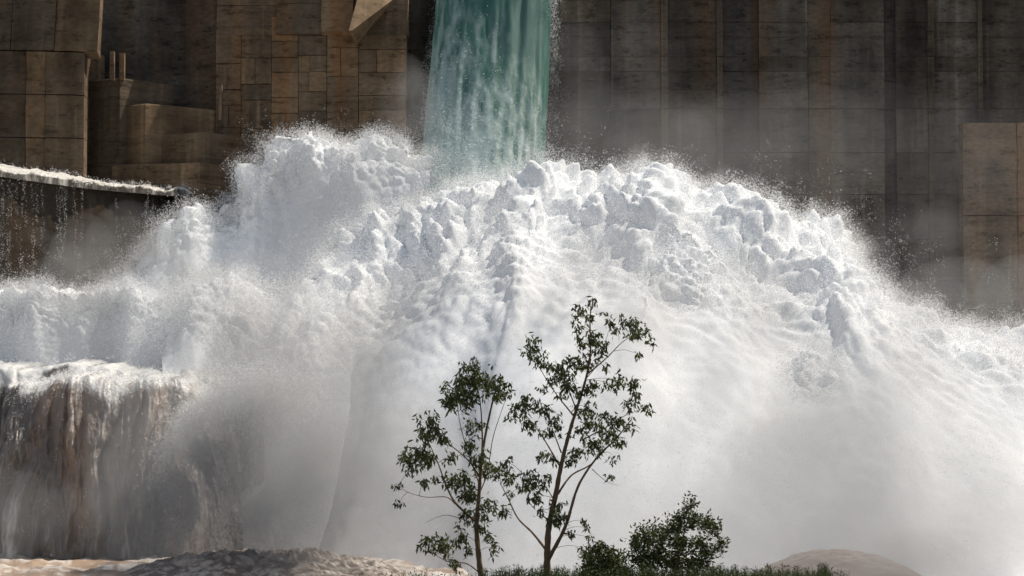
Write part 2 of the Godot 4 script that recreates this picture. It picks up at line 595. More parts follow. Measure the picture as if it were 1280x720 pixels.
# ---------------------------------------------------------------- scene
func _ready() -> void:
	rng.seed = 20240
	# camera, sky, sun, exposure
	pitch = atan(70.0 / 360.0 * T)
	var cam := Camera3D.new()
	cam.name = "camera"
	cam.fov = 20.0
	cam.near = 0.5
	cam.far = 2000.0
	cam.position = Vector3(0, EYE, 0)
	cam.rotation.x = pitch
	add_child(cam)
	cam.current = true
	var env := Environment.new()
	env.background_mode = Environment.BG_SKY
	var sky := Sky.new()
	var sm := ProceduralSkyMaterial.new()
	sm.sky_top_color = Color(0.50, 0.56, 0.64)
	sm.sky_horizon_color = Color(0.76, 0.77, 0.79)
	sm.sky_curve = 0.2
	sm.ground_horizon_color = Color(0.40, 0.37, 0.33)
	sm.ground_bottom_color = Color(0.25, 0.22, 0.19)
	sky.sky_material = sm
	env.sky = sky
	env.tonemap_mode = Environment.TONE_MAPPER_LINEAR
	env.tonemap_exposure = 0.97
	env.volumetric_fog_enabled = true
	env.volumetric_fog_density = 0.0
	env.sdfgi_enabled = true
	env.ssao_enabled = true
	env.ssil_enabled = true
	var we := WorldEnvironment.new()
	we.name = "world_environment"
	we.environment = env
	add_child(we)
	var sun := DirectionalLight3D.new()
	sun.name = "sun"
	sun.light_energy = 1.45
	sun.light_angular_distance = 0.5
	sun.light_color = Color(1.0, 0.965, 0.91)
	sun.shadow_enabled = true
	add_child(sun)
	sun.look_at_from_position(Vector3.ZERO, -Vector3(0.48, 0.80, -0.22), Vector3.UP)

	# materials
	concrete_textures()
	M.white_water = mat(lin(0.86, 0.87, 0.88), 0.95, 0.1)
	M.scrap = mat(lin(0.90, 0.91, 0.92), 0.9, 0.1)
	M.scrap.backlight_enabled = true
	M.scrap.transparency = BaseMaterial3D.TRANSPARENCY_ALPHA
	M.scrap.albedo_color.a = 0.5
	M.scrap.backlight = Color(1, 1, 1)
	M.falling_water = mat(Color.WHITE, 0.45, 0.5)
	M.falling_water.vertex_color_use_as_albedo = true
	M.fog_fine = fog_of(0.045)
	M.fog_mid = fog_of(0.03)
	M.fog_low = fog_of(0.03)
	M.earth = mat(Color.WHITE, 0.95, 0.15)
	M.earth.vertex_color_use_as_albedo = true
	M.bark = mat(lin(0.17, 0.115, 0.075), 0.9, 0.2)
	M.leaf = mat(Color.WHITE, 0.55, 0.4)
	M.leaf.vertex_color_use_as_albedo = true
	M.leaf.backlight_enabled = true
	M.leaf.backlight = Color(0.5, 0.55, 0.2)
	make_tables()
	M.slabs = [slab_mesh(1, 0.008), slab_mesh(2, 0.012), slab_mesh(3, 0.006), slab_mesh(4, 0.01)]
	M.con = []
	var tints := [Color(0.95, 0.95, 0.95), Color(0.80, 0.79, 0.78), Color(1.0, 0.97, 0.92), Color(0.70, 0.70, 0.71), Color(0.88, 0.84, 0.79)]
	for i in tints.size(): M.con.append(concrete(tints[i], Vector3(i * 0.003, i * 0.006, 0)))
	M.left = []
	for i in 3: M.left.append(concrete([Color(1.12, 1.03, 0.92), Color(1.0, 0.94, 0.86), Color(1.25, 1.13, 0.98)][i], Vector3(0.1 + i * 0.004, i * 0.007, 0)))
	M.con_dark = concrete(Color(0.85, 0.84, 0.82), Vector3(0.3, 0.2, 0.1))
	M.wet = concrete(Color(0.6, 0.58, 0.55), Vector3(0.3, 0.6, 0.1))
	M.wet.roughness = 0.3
	M.con_warm = concrete(Color(1.2, 1.12, 1.02), Vector3(0.5, 0.1, 0.2))

	build_ground()
	build_dam()
	build_abutment()
	build_jet()
	build_falls()
	build_spray()
	build_mist()
	build_plants()

func build_ground() -> void:
	# one sheet: the near bank falls to the river bed, which runs on under the water to the horizon
	var xs := []
	for i in 61: xs.append(lerpf(-60, 60, i / 60.0))
	xs = [-1500.0, -400.0] + xs + [400.0, 1500.0]
	var zs := [200.0, 60.0]
	for i in 41: zs.append(lerpf(10.0, -75.0, i / 40.0))
	zs += [-120.0, -300.0, -1500.0]
	var n := noise_of(90, 0.11, 3)
	var p := PackedVector3Array()
	var col := PackedColorArray()
	for x in xs:
		for z in zs:
			var d: float = -z
			var y := 9.2
			y = lerpf(y, 3.3, smooth(2.0, 40.0, d))
			y = lerpf(y, -1.5, smooth(49.0, 64.0, d))
			y += n.get_noise_2d(x, z) * 0.25
			p.append(Vector3(x, y, z))
			var t := clampf(0.5 + n.get_noise_2d(x * 3.0, z * 3.0), 0, 1)
			col.append(Color(0.16, 0.12, 0.08).lerp(Color(0.10, 0.10, 0.05), t))
	var nrm := grid_normals(p, xs.size(), zs.size())
	var m := mat(Color.WHITE, 0.95, 0.2)
	m.vertex_color_use_as_albedo = true
	var g := put("ground", grid_mesh(p, nrm, xs.size(), zs.size(), col), m)
	tag(g, "earth bank sloping from the viewpoint down under the river", "ground", "structure")
	# river: brown, choppy, streaked with foam
	var n1 := noise_of(91, 0.5, 4)
	var n2 := noise_of(92, 1.6, 3)
	var nu := 420
	var nv := 90
	var rp := PackedVector3Array()
	var rc := PackedColorArray()
	for i in nu:
		for j in nv:
			var x := lerpf(-36, 36, i / (nu - 1.0))
			var z := lerpf(-64, -100, j / (nv - 1.0))
			var h := n1.get_noise_2d(x * 0.5, z * 1.3) * 0.35 + n2.get_noise_2d(x * 0.6, z) * 0.12
			rp.append(Vector3(x, h, z))
			var f := smooth(0.0, 0.3, n2.get_noise_2d(x * 0.5, z * 1.6 + 30.0) + n1.get_noise_2d(x * 0.3, z * 0.5) * 0.6)
			rc.append(Color(0.46, 0.33, 0.24).lerp(Color(0.80, 0.73, 0.67), f))
	var w := put("river_water", grid_mesh(rp, grid_normals(rp, nu, nv), nu, nv, rc), M.falling_water)
	tag(w, "muddy brown river water streaked with foam below the falls", "water", "structure")
	# foaming hump of water where the falls come together
	hump("rapids", [[-18.9, 2.0], [-4.5, 3.0]], -77.5, 0.9, 6.0, 93, Color(0.24, 0.18, 0.14), Color(0.60, 0.52, 0.45), "foaming brown white-water hump in front of the tall waterfall")
	hump("mud_bank", [[9.0, 2.0], [18.4, 3.0]], -69.5, 2.1, 4.0, 94, Color(0.26, 0.19, 0.16), Color(0.30, 0.23, 0.20), "low brown mound half lost in mist right of the bushes")

func hump(called: String, span: Array, z0: float, high: float, deep: float, sd: int, dark: Color, pale: Color, label: String) -> void:
	var nu := 260
	var nv := 110
	var n1 := noise_of(sd, 0.45, 4)
	var n2 := noise_of(sd + 20, 1.3, 3)
	var p := PackedVector3Array()
	var c := PackedColorArray()
	var x0: float = span[0][0]
	var x1: float = span[1][0]
	for i in nu:
		for j in nv:
			var u := i / (nu - 1.0)
			var v := j / (nv - 1.0)
			var x := lerpf(x0, x1, u)
			var z := z0 + lerpf(deep * 0.5, -deep * 0.5, v)
			var e := pow(maxf(sin(u * PI), 0.0), 0.55) * pow(maxf(sin(v * PI), 0.0), 0.7)
			var rough := n1.get_noise_2d(x * 0.7, z * 2.6 + x * 0.5) * 0.6 + (0.25 - absf(n2.get_noise_2d(x * 0.45, z * 2.0 + x * 0.3))) * 0.5
			if called == "mud_bank": rough *= 0.35
			var y := -0.5 + (high + 0.5) * e + rough * e
			p.append(Vector3(x, y, z))
			c.append(dark.lerp(pale, smooth(-0.1, 0.3, n2.get_noise_2d(x * 0.7 + 7.0, z * 4.0 + x * 0.8) + rough * 0.3)))
	var o := put(called, grid_mesh(p, grid_normals(p, nu, nv), nu, nv, c), M.falling_water if called == "rapids" else M.earth if M.has("earth") else M.falling_water)
	tag(o, label, "rapids" if called == "rapids" else "mound", "structure")

func build_dam() -> void:
	var D := 127.0
	var left := at(505, 360, D)
	left.y = 0
	var root := thing("dam", left)
	tag(root, "tall stained concrete dam wall, dark in its own shade, behind the water jet", "dam")
	var pxm := D * T / 360.0
	var topy := at(640, -60, D).y
	var ox := left
	# body behind the panels
	var b := BoxMesh.new()
	b.size = Vector3(62, topy + 3.0, 6)
	var core := put("wall_core", b, M.con_dark, root)
	core.position = Vector3(26, (topy + 3.0) * 0.5 - 4.0, -3.35)
	# bays: left edge, right edge in the sketch, how far proud, and tint
	var bays := [[505, 546, -0.9, 3], [546, 700, 0.0, 1], [700, 764, 0.05, 1], [764, 827, 0.0, 0], [827, 836, 0.22, 2], [836, 897, 0.0, 1], [897, 905, 0.12, 4], [905, 950, 0.0, 3], [950, 1012, 0.08, 0],
		[1012, 1040, 0.16, 4], [1040, 1108, 0.04, 0], [1108, 1122, -0.1, 3], [1122, 1162, 0.08, 1], [1162, 1170, 0.25, 4], [1170, 1225, 0.05, 0], [1225, 1231, 0.2, 2], [1231, 1300, 0.03, 1], [1300, 1372, 0.06, 0], [1372, 1440, 0.0, 1]]
	var lifts := [at(640, 460, D).y]
	while lifts[-1] < topy:
		var py: float = 430.0 - (lifts[-1] - EYE) / pxm
		lifts.append(lifts[-1] + (rng.randf_range(2.6, 3.6) if py > 175 else rng.randf_range(1.1, 1.75)))
	for bay in bays:
		var x0: float = (bay[0] - 505.0) * pxm
		var x1: float = (bay[1] - 505.0) * pxm
		var wide: bool = bay[1] - bay[0] > 30
		var step := 1 if wide else 3
		var n := 0
		while n < lifts.size() - 1:
			var m := mini(n + step, lifts.size() - 1)
			var tint: int = bay[3] if rng.randf() < 0.85 else rng.randi() % 5
			panel(root, "concrete_panel", ox, Vector3.RIGHT, Vector3.UP, x0, x1, lifts[n], lifts[m], bay[2] + rng.randf_range(-0.03, 0.04), 0.6, M.con[tint], 0.012)
			n = m
	# the paler buttress foot on the right
	var bx := (1200.0 - 505.0) * pxm
	var bt := at(640, 153, D - 1.2).y
	var yy := -1.0
	for k in 4:
		var h := (bt + 1.0) / 4.0
		panel(root, "buttress_panel", ox + Vector3(0, 0, 0.0), Vector3.RIGHT, Vector3.UP, bx, bx + 4.2, yy, yy + h, 1.2, 1.5, M.con_warm, 0.012)
		panel(root, "buttress_panel", ox + Vector3(0, 0, 0.0), Vector3.RIGHT, Vector3.UP, bx + 4.2, bx + 12.0, yy, yy + h, 1.2, 1.5, M.con_warm, 0.012)
		yy += h

func build_abutment() -> void:
	var foot := at(250, 360, 122)
	foot.y = 0
	var root := thing("abutment", foot)
	tag(root, "stepped brown concrete abutment with jutting blocks left of the water jet", "abutment")
	# courses of the wall between the jet and the blocks (faces slightly to the right)
	var D := 123.0
	var pxm := D * T / 360.0
	var a := at(268, 360, D)
	a.y = 0
	var right := Vector3(1, 0, 0.03).normalized()
	var cb := BoxMesh.new()
	cb.size = Vector3(24.0, 44, 5)
	var core := put("wall_core", cb, M.con_dark, root)
	core.position = a + Vector3(1.6, 18, -3.3) - foot
	var cols := [[268, 300], [300, 338], [338, 372], [372, 408], [408, 448], [448, 508]]
	for c in cols:
		var y := at(640, 215, D).y
		var ymax := at(640, 45, D).y
		while y < ymax:
			var h := rng.randf_range(1.1, 2.3)
			var split: bool = rng.randf() < 0.35
			var x0: float = (c[0] - 268.0) * pxm
			var x1: float = (c[1] - 268.0) * pxm
			var xm := lerpf(x0, x1, rng.randf_range(0.35, 0.65))
			for e in ([[x0, xm], [xm, x1]] if split else [[x0, x1]]):
				panel(root, "stone_course", a, right, Vector3.UP, e[0], e[1], y, y + h, rng.randf_range(-0.07, 0.07), 0.8, M.left[rng.randi() % 3], 0.03)
			y += h
	# leaning faces above the courses
	var lean := Vector3(0.0, 1.0, -0.16).normalized()
	for e in [[268, 345, 0.0, 0], [345, 402, 0.35, 4], [402, 442, 0.75, 2], [442, 510, 0.1, 1]]:
		var y := at(640, 45, D).y
		for k in 3:
			panel(root, "leaning_slab", a + Vector3(0, y, 0), right, lean, (e[0] - 268.0) * pxm, (e[1] - 268.0) * pxm, k * 2.4, k * 2.4 + 2.4, e[2] + 0.05, 0.9, M.left[e[3] % 3], 0.012)
	# sunlit sloping cap
	var cn := Vector3(0.5, 0.55, 0.67).normalized()
	var c0 := at(437, 38, 117.5)
	var cap := Plane(cn, c0.dot(cn))
	var eye := Vector3(0, EYE, 0)
	var cq := []
	for e in [[450, -14], [509, -14], [440, 38], [436, 38]]: cq.append(cap.intersects_ray(eye, at(e[0], e[1], 100.0) - eye))
	wedge(root, foot, cq, M.left[2])
	# dark recess: far wall and leaning top
	var r0 := at(105, 360, 126.5)
	r0.y = 0
	for k in 3:
		for e in [[105, 160], [160, 215], [215, 275]]:
			var y := at(640, 240 - k * 62, 126.5).y
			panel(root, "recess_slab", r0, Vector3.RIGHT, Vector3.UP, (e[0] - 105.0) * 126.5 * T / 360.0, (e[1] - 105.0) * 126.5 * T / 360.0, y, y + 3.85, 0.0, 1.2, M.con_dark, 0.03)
	for e in [[112, 190], [190, 272]]:
		var y := at(640, 70, 126.0).y
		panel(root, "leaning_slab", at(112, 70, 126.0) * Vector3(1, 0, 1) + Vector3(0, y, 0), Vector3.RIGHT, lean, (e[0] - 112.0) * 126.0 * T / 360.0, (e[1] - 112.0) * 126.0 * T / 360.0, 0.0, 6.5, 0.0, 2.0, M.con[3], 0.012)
	# left wall: leaning top and upright foot
	var l0 := at(-40, 360, 113)
	l0.y = 0
	var lp := 113.0 * T / 360.0
	var lr := Vector3(1, 0, -0.12).normalized()
	var ymid := at(640, 62, 113).y
	for e in [[-40, 8, 1], [8, 62, 4], [62, 116, 2]]:
		panel(root, "leaning_slab", l0 + Vector3(0, ymid, 0), lr, lean, (e[0] + 40.0) * lp, (e[1] + 40.0) * lp, 0.0, 7.0, 0.1, 1.6, M.left[e[2] % 3], 0.012)
	for e in [[-40, 28, 4], [28, 52, 2], [52, 100, 0]]:
		for k in 3:
			var y := at(640, 225 - k * 54.3, 113).y
			panel(root, "wall_slab", l0, lr, Vector3.UP, (e[0] + 40.0) * lp, (e[1] + 40.0) * lp, y, y + 3.0, rng.randf_range(-0.05, 0.1), 1.6, M.left[e[2] % 3], 0.012)
	# the jutting blocks: corner towards us; [corner px, top py, left px, right px, depth]
	for s in [[104, 60, 66, 135, 120.5, 250], [150, 97, 98, 221, 120.2, 250], [182, 129, 148, 276, 119.7, 250], [256, 165, 190, 322, 119.2, 250], [250, 203, 140, 306, 118.6, 265]]:
		block(root, foot, s)
	# thin posts in the recess
	for e in [[137, 142, 64, 100], [149, 155, 66, 100], [273, 277, 105, 150]]:
		var q := at(e[0], e[3], 120.0)
		q.y = 0
		panel(root, "post", q, Vector3.RIGHT, Vector3.UP, 0.0, (e[1] - e[0]) * 120.0 * T / 360.0, at(0, e[3], 120.0).y, at(0, e[2], 120.0).y, 0.0, 0.4, M.con_warm, 0.0)

func wedge(root: Node3D, foot: Vector3, q: Array, m: Material) -> void:
	var st := SurfaceTool.new()
	st.begin(Mesh.PRIMITIVE_TRIANGLES)
	st.set_smooth_group(-1)
	var drop := Vector3(0, 0, -6.0)
	var t: Array = q.map(func(p): return p - foot)
	var l: Array = q.map(func(p): return p - foot + drop)
	var quad := func(a, b, c, d):
		for p in [a, b, c, a, c, d]: st.add_vertex(p)
	quad.call(t[0], t[1], t[2], t[3])
	quad.call(l[3], l[2], l[1], l[0])
	for k in 4:
		var n := (k + 1) % 4
		quad.call(t[n], t[k], l[k], l[n])
	st.generate_normals()
	put("sloping_cap", st.commit(), m, root)

# an upright block seen on its corner
func block(root: Node3D, foot: Vector3, s: Array) -> void:
	var c := at(s[0], s[1], s[4])
	var top := c.y
	var base := at(s[0], s[5], s[4]).y
	var on_top := func(px: float, d: float) -> Vector3:
		var p := at(px, s[1], d)
		return Vector3(p.x, top, p.z)
	var l: Vector3 = on_top.call(s[2], s[4] + 1.6)
	var r: Vector3 = on_top.call(s[3], s[4] + 3.8)
	var k: Vector3 = l + r - c
	var st := SurfaceTool.new()
	st.begin(Mesh.PRIMITIVE_TRIANGLES)
	st.set_smooth_group(-1)
	var lay := 3
	var ring := [c, r, k, l]
	var quad := func(a, b, d, e):
		for p in [a, b, d, a, d, e]: st.add_vertex(p - foot)
	var jit := func(p: Vector3, f: float) -> Vector3:
		var ctr := (l + r) * 0.5
		var q := p.lerp(Vector3(ctr.x, p.y, ctr.z), f)
		return q
	var levels := [[top, 0.03], [top - 0.10, 0.0]]
	var y := top - 0.1
	while y > base:
		var h := rng.randf_range(1.1, 1.9)
		levels.append([y - h + 0.04, 0.0]); levels.append([y - h + 0.02, 0.012]); levels.append([y - h - 0.02, 0.012]); levels.append([y - h - 0.04, 0.0])
		y -= h
	for n in levels.size() - 1:
		for e in 4:
			var A: Vector3 = ring[e]
			var B: Vector3 = ring[(e + 1) % 4]
			var mk := func(p: Vector3, lv: Array) -> Vector3: return jit.call(Vector3(p.x, lv[0], p.z), lv[1])
			quad.call(mk.call(B, levels[n]), mk.call(A, levels[n]), mk.call(A, levels[n + 1]), mk.call(B, levels[n + 1]))
	var tops := ring.map(func(p): return jit.call(Vector3(p.x, top, p.z), 0.03))
	quad.call(tops[0], tops[3], tops[2], tops[1])
	st.generate_normals()
	put("concrete_block", st.commit(), M.left[rng.randi() % 3], root)

func build_jet() -> void:
	var root := thing("water_jet", at(608, 210, 121))
	tag(root, "green-teal jet of water shooting down from the dam into the spray", "water jet", "structure")
	var nu := 150
	var nv := 240
	var n1 := noise_of(31, 1.0, 3)
	var n2 := noise_of(32, 1.0, 3)
	var p := PackedVector3Array()
	var c := PackedColorArray()
	for i in nu:
		for j in nv:
			var v := j / (nv - 1.0)
			var a := i / (nu - 1.0) * TAU
			var py := lerpf(-70, 260, v)
			var d := lerpf(125.0, 114.5, v * v * 0.6 + v * 0.4)
			var l := lerpf(549, 525, smooth(-0.1, 1.0, v))
			var r := lerpf(692, 680, v)
			var ctr := at((l + r) * 0.5, py, d)
			var hw := (r - l) * 0.5 * d * T / 360.0
			var along_y := v * 16.0
			var e := n1.get_noise_3d(cos(a) * 2.6, sin(a) * 2.6, along_y * 0.10) * 0.5 + n2.get_noise_3d(cos(a) * 7.0, sin(a) * 7.0, along_y * 0.22) * 0.15
			e += n1.get_noise_3d(cos(a) * 14.0, sin(a) * 14.0, along_y * 1.1) * 0.08 * smooth(0.25, 0.7, v)
			var q := ctr + Vector3(cos(a) * hw * (1.0 + e * 0.05), 0, sin(a) * 2.2 * (1.0 + e * 0.3) - 1.0)
			p.append(q - root.position)
			var side := cos(a)
			var t := smooth(-0.5, 0.5, n2.get_noise_3d(cos(a) * 5.0, sin(a) * 5.0, along_y * 0.12)) * 0.10
			t += 0.07 * smooth(0.1, 0.5, n1.get_noise_3d(cos(a) * 9.0, sin(a) * 9.0, along_y * 0.15))
			# torn, aerated water takes over downstream, first on the left flank
			var tear := v * 1.8 - 0.72 - side * 0.55 + n1.get_noise_3d(cos(a) * 4.0, sin(a) * 4.0, along_y * 0.5) * 0.7 + n2.get_noise_3d(cos(a) * 16.0, sin(a) * 16.0, along_y * 1.0) * 0.3
			t = clampf(t + smooth(-0.2, 0.9, tear) * 0.75, 0, 1)
			c.append(Color(0.03, 0.145, 0.115).lerp(Color(0.50, 0.62, 0.61), t))
	var m := mat(Color.WHITE, 0.5, 0.5)
	m.vertex_color_use_as_albedo = true
	m.backlight_enabled = true
	m.backlight = Color(0.5, 0.6, 0.55)
	put("stream", grid_mesh(p, grid_normals(p, nu, nv), nu, nv, c), m, root)
	# torn water flying along its flanks
	var seeds := []
	for k in 4200:
		var i := rng.randi_range(0, nu - 2)
		var j := int(nv * pow(rng.randf(), 0.55) * 0.99)
		var a := i / (nu - 1.0) * TAU
		var v := j / float(nv)
		if sin(a) < -0.3: continue
		var keep := smooth(0.25, 0.8, v - cos(a) * 0.26)
		if rng.randf() > keep: continue
		var q := p[i * nv + j] + Vector3(cos(a), 0, sin(a)) * rng.randf_range(-0.2, 0.5)
		seeds.append(clump_at(q, Vector3(0, -1, 0.2), rng.randf_range(0.2, 0.45), rng.randf_range(1.4, 3.0)))
	# a veil of drops to the right of the stream, close to the wall
	for k in 700:
		var py := rng.randf_range(-20, 190)
		var q := at(rng.randfn(692 - py * 0.03, 5.5), py, rng.randf_range(123.5, 125.5)) - root.position
		if rng.randf() < smooth(60, 190, py) * 0.7: continue
		seeds.append(clump_at(q, Vector3(0, -1, 0.1), rng.randf_range(0.15, 0.3), rng.randf_range(1.5, 3.0)))
	scatter("flying_droplets", root, seeds, 16, M.scrap, 0.8)

func build_falls() -> void:
	# rock ledges under the falls: rough faces seen between the threads of water
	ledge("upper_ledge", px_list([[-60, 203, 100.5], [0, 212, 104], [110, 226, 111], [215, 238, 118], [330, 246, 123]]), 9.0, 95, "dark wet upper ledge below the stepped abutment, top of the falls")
	var w1 := curtain("waterfall", px_list([[-60, 202, 100.2], [0, 210, 103.7], [110, 225, 110.7], [215, 237, 117.7], [330, 245, 122.7]]), px_list([[-60, 214, 99.8], [0, 221, 103.4], [110, 236, 110.4], [215, 245, 117.4], [330, 253, 122.4]]),
		{"nu": 320, "nv": 60, "seed": 41, "muddy": Color(0.05, 0.04, 0.032), "foam": Color(0.72, 0.68, 0.62), "foam_top": 0.2, "ropes": 0.25, "clumps": 500, "size": 0.5, "roof": Vector3(0.5, 0.35, -6), "lip_rough": 0.3, "lip_share": 0.8})
	var lipw := px_list([[-60, 204, 99.9], [0, 213, 103.4], [110, 228, 110.4], [215, 240, 117.4]])
	var threads := []
	for k in 26:
		var u := rng.randf_range(0.2, 1.0)
		var top := along(lipw, u)
		var drop := rng.randf_range(2.0, 7.5)
		for q in int(drop * 5.0):
			var y := rng.randf() * drop
			threads.append(clump_at(top + Vector3(rng.randfn() * 0.05 + sin(y * 0.6 + k) * 0.1, -y, 0.25 + y * 0.04), Vector3(0, -1, 0), rng.randf_range(0.06, 0.12), 4.0))
	scatter("thread", w1, threads, 8, M.scrap, 0.6)
	tag(w1, "thin white lip of water spilling over the dark upper ledge", "waterfall", "structure")
	var w2 := plume("waterfall", px_list([[-60, 358, 99], [0, 360, 99], [70, 357, 99], [140, 358, 99.5], [230, 362, 100], [320, 372, 101]]), px_list([[-60, 466, 96], [0, 466, 96], [90, 464, 96], [180, 464, 96], [260, 466, 96.5], [330, 470, 97]]),
		{"nu": 300, "nv": 130, "seed": 51, "end0": false, "end1": false, "puffs": 14, "clear": 0.1, "amp": 1.5, "clumps": 9000, "reach": 0.7, "fade": 0.0, "s1": 0.33, "crust": 0.5, "deep": 0.4, "lin": 0.2, "size": 0.8, "back": Vector3(0, -1.0, -8)})
	tag(w2, "grey-white churning middle cascade between the upper ledge and tall fall", "waterfall", "structure")
	var w3 := curtain("waterfall", px_list([[-60, 458, 91], [0, 459, 91], [90, 458, 91], [180, 462, 91], [260, 470, 91], [330, 480, 91.5]]), px_list([[-60, 696, 88], [0, 696, 88], [90, 696, 88], [180, 696, 88], [260, 696, 88], [330, 696, 88]]),
		{"nu": 200, "nv": 120, "seed": 61, "muddy": Color(0.10, 0.085, 0.07), "foam": Color(0.7, 0.69, 0.67), "foam_top": 0.05, "ropes": 0.5, "clumps": 500, "freq": 0.5, "roof": Vector3(0, 0.2, -7), "size": 0.6})
	tag(w3, "shaded rear fall whose lip shows just above the tall muddy fall", "waterfall", "structure")
	var w4 := curtain("waterfall", px_list([[16, 476, 87.5], [40, 472, 86.6], [100, 471, 86], [160, 471, 85.7], [215, 474, 86], [258, 482, 87], [285, 500, 89]]), px_list([[-14, 697, 84.8], [20, 697, 83.8], [90, 697, 83], [150, 697, 83], [220, 697, 83], [275, 697, 84.5], [300, 697, 87]]),
		{"nu": 460, "nv": 340, "seed": 71, "muddy": Color(0.14, 0.12, 0.105), "muddy2": Color(0.27, 0.20, 0.155), "foam": Color(0.74, 0.72, 0.69), "foam_top": 0.06, "foam_all": -0.16, "ropes": 1.0, "clumps": 3000, "freq": 0.42, "roof": Vector3(0, 0.12, -4.6), "lip_rough": 0.7, "size": 0.62, "lip_share": 0.6})
	tag(w4, "tall muddy brown waterfall with a foaming lip at lower left", "waterfall", "structure")

func ledge(called: String, lip: Array, tall: float, sd: int, label: String) -> void:
	var nu := 200
	var nv := 80
	var R := resample(lip, nu)
	var n1 := noise_of(sd, 0.3, 4)
	var p := PackedVector3Array()
	for i in nu:
		for j in nv:
			var v := j / (nv - 1.0)
			var q: Vector3 = R[i]
			q.y -= v * tall
			if j == 0: q.z -= 6.0
			q.z += n1.get_noise_3d(q.x * 1.6, q.y * 0.35, 2.0) * 0.9 - 0.5 + v * 0.6
			p.append(q)
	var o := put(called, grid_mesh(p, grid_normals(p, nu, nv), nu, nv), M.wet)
	tag(o, label, "ledge")

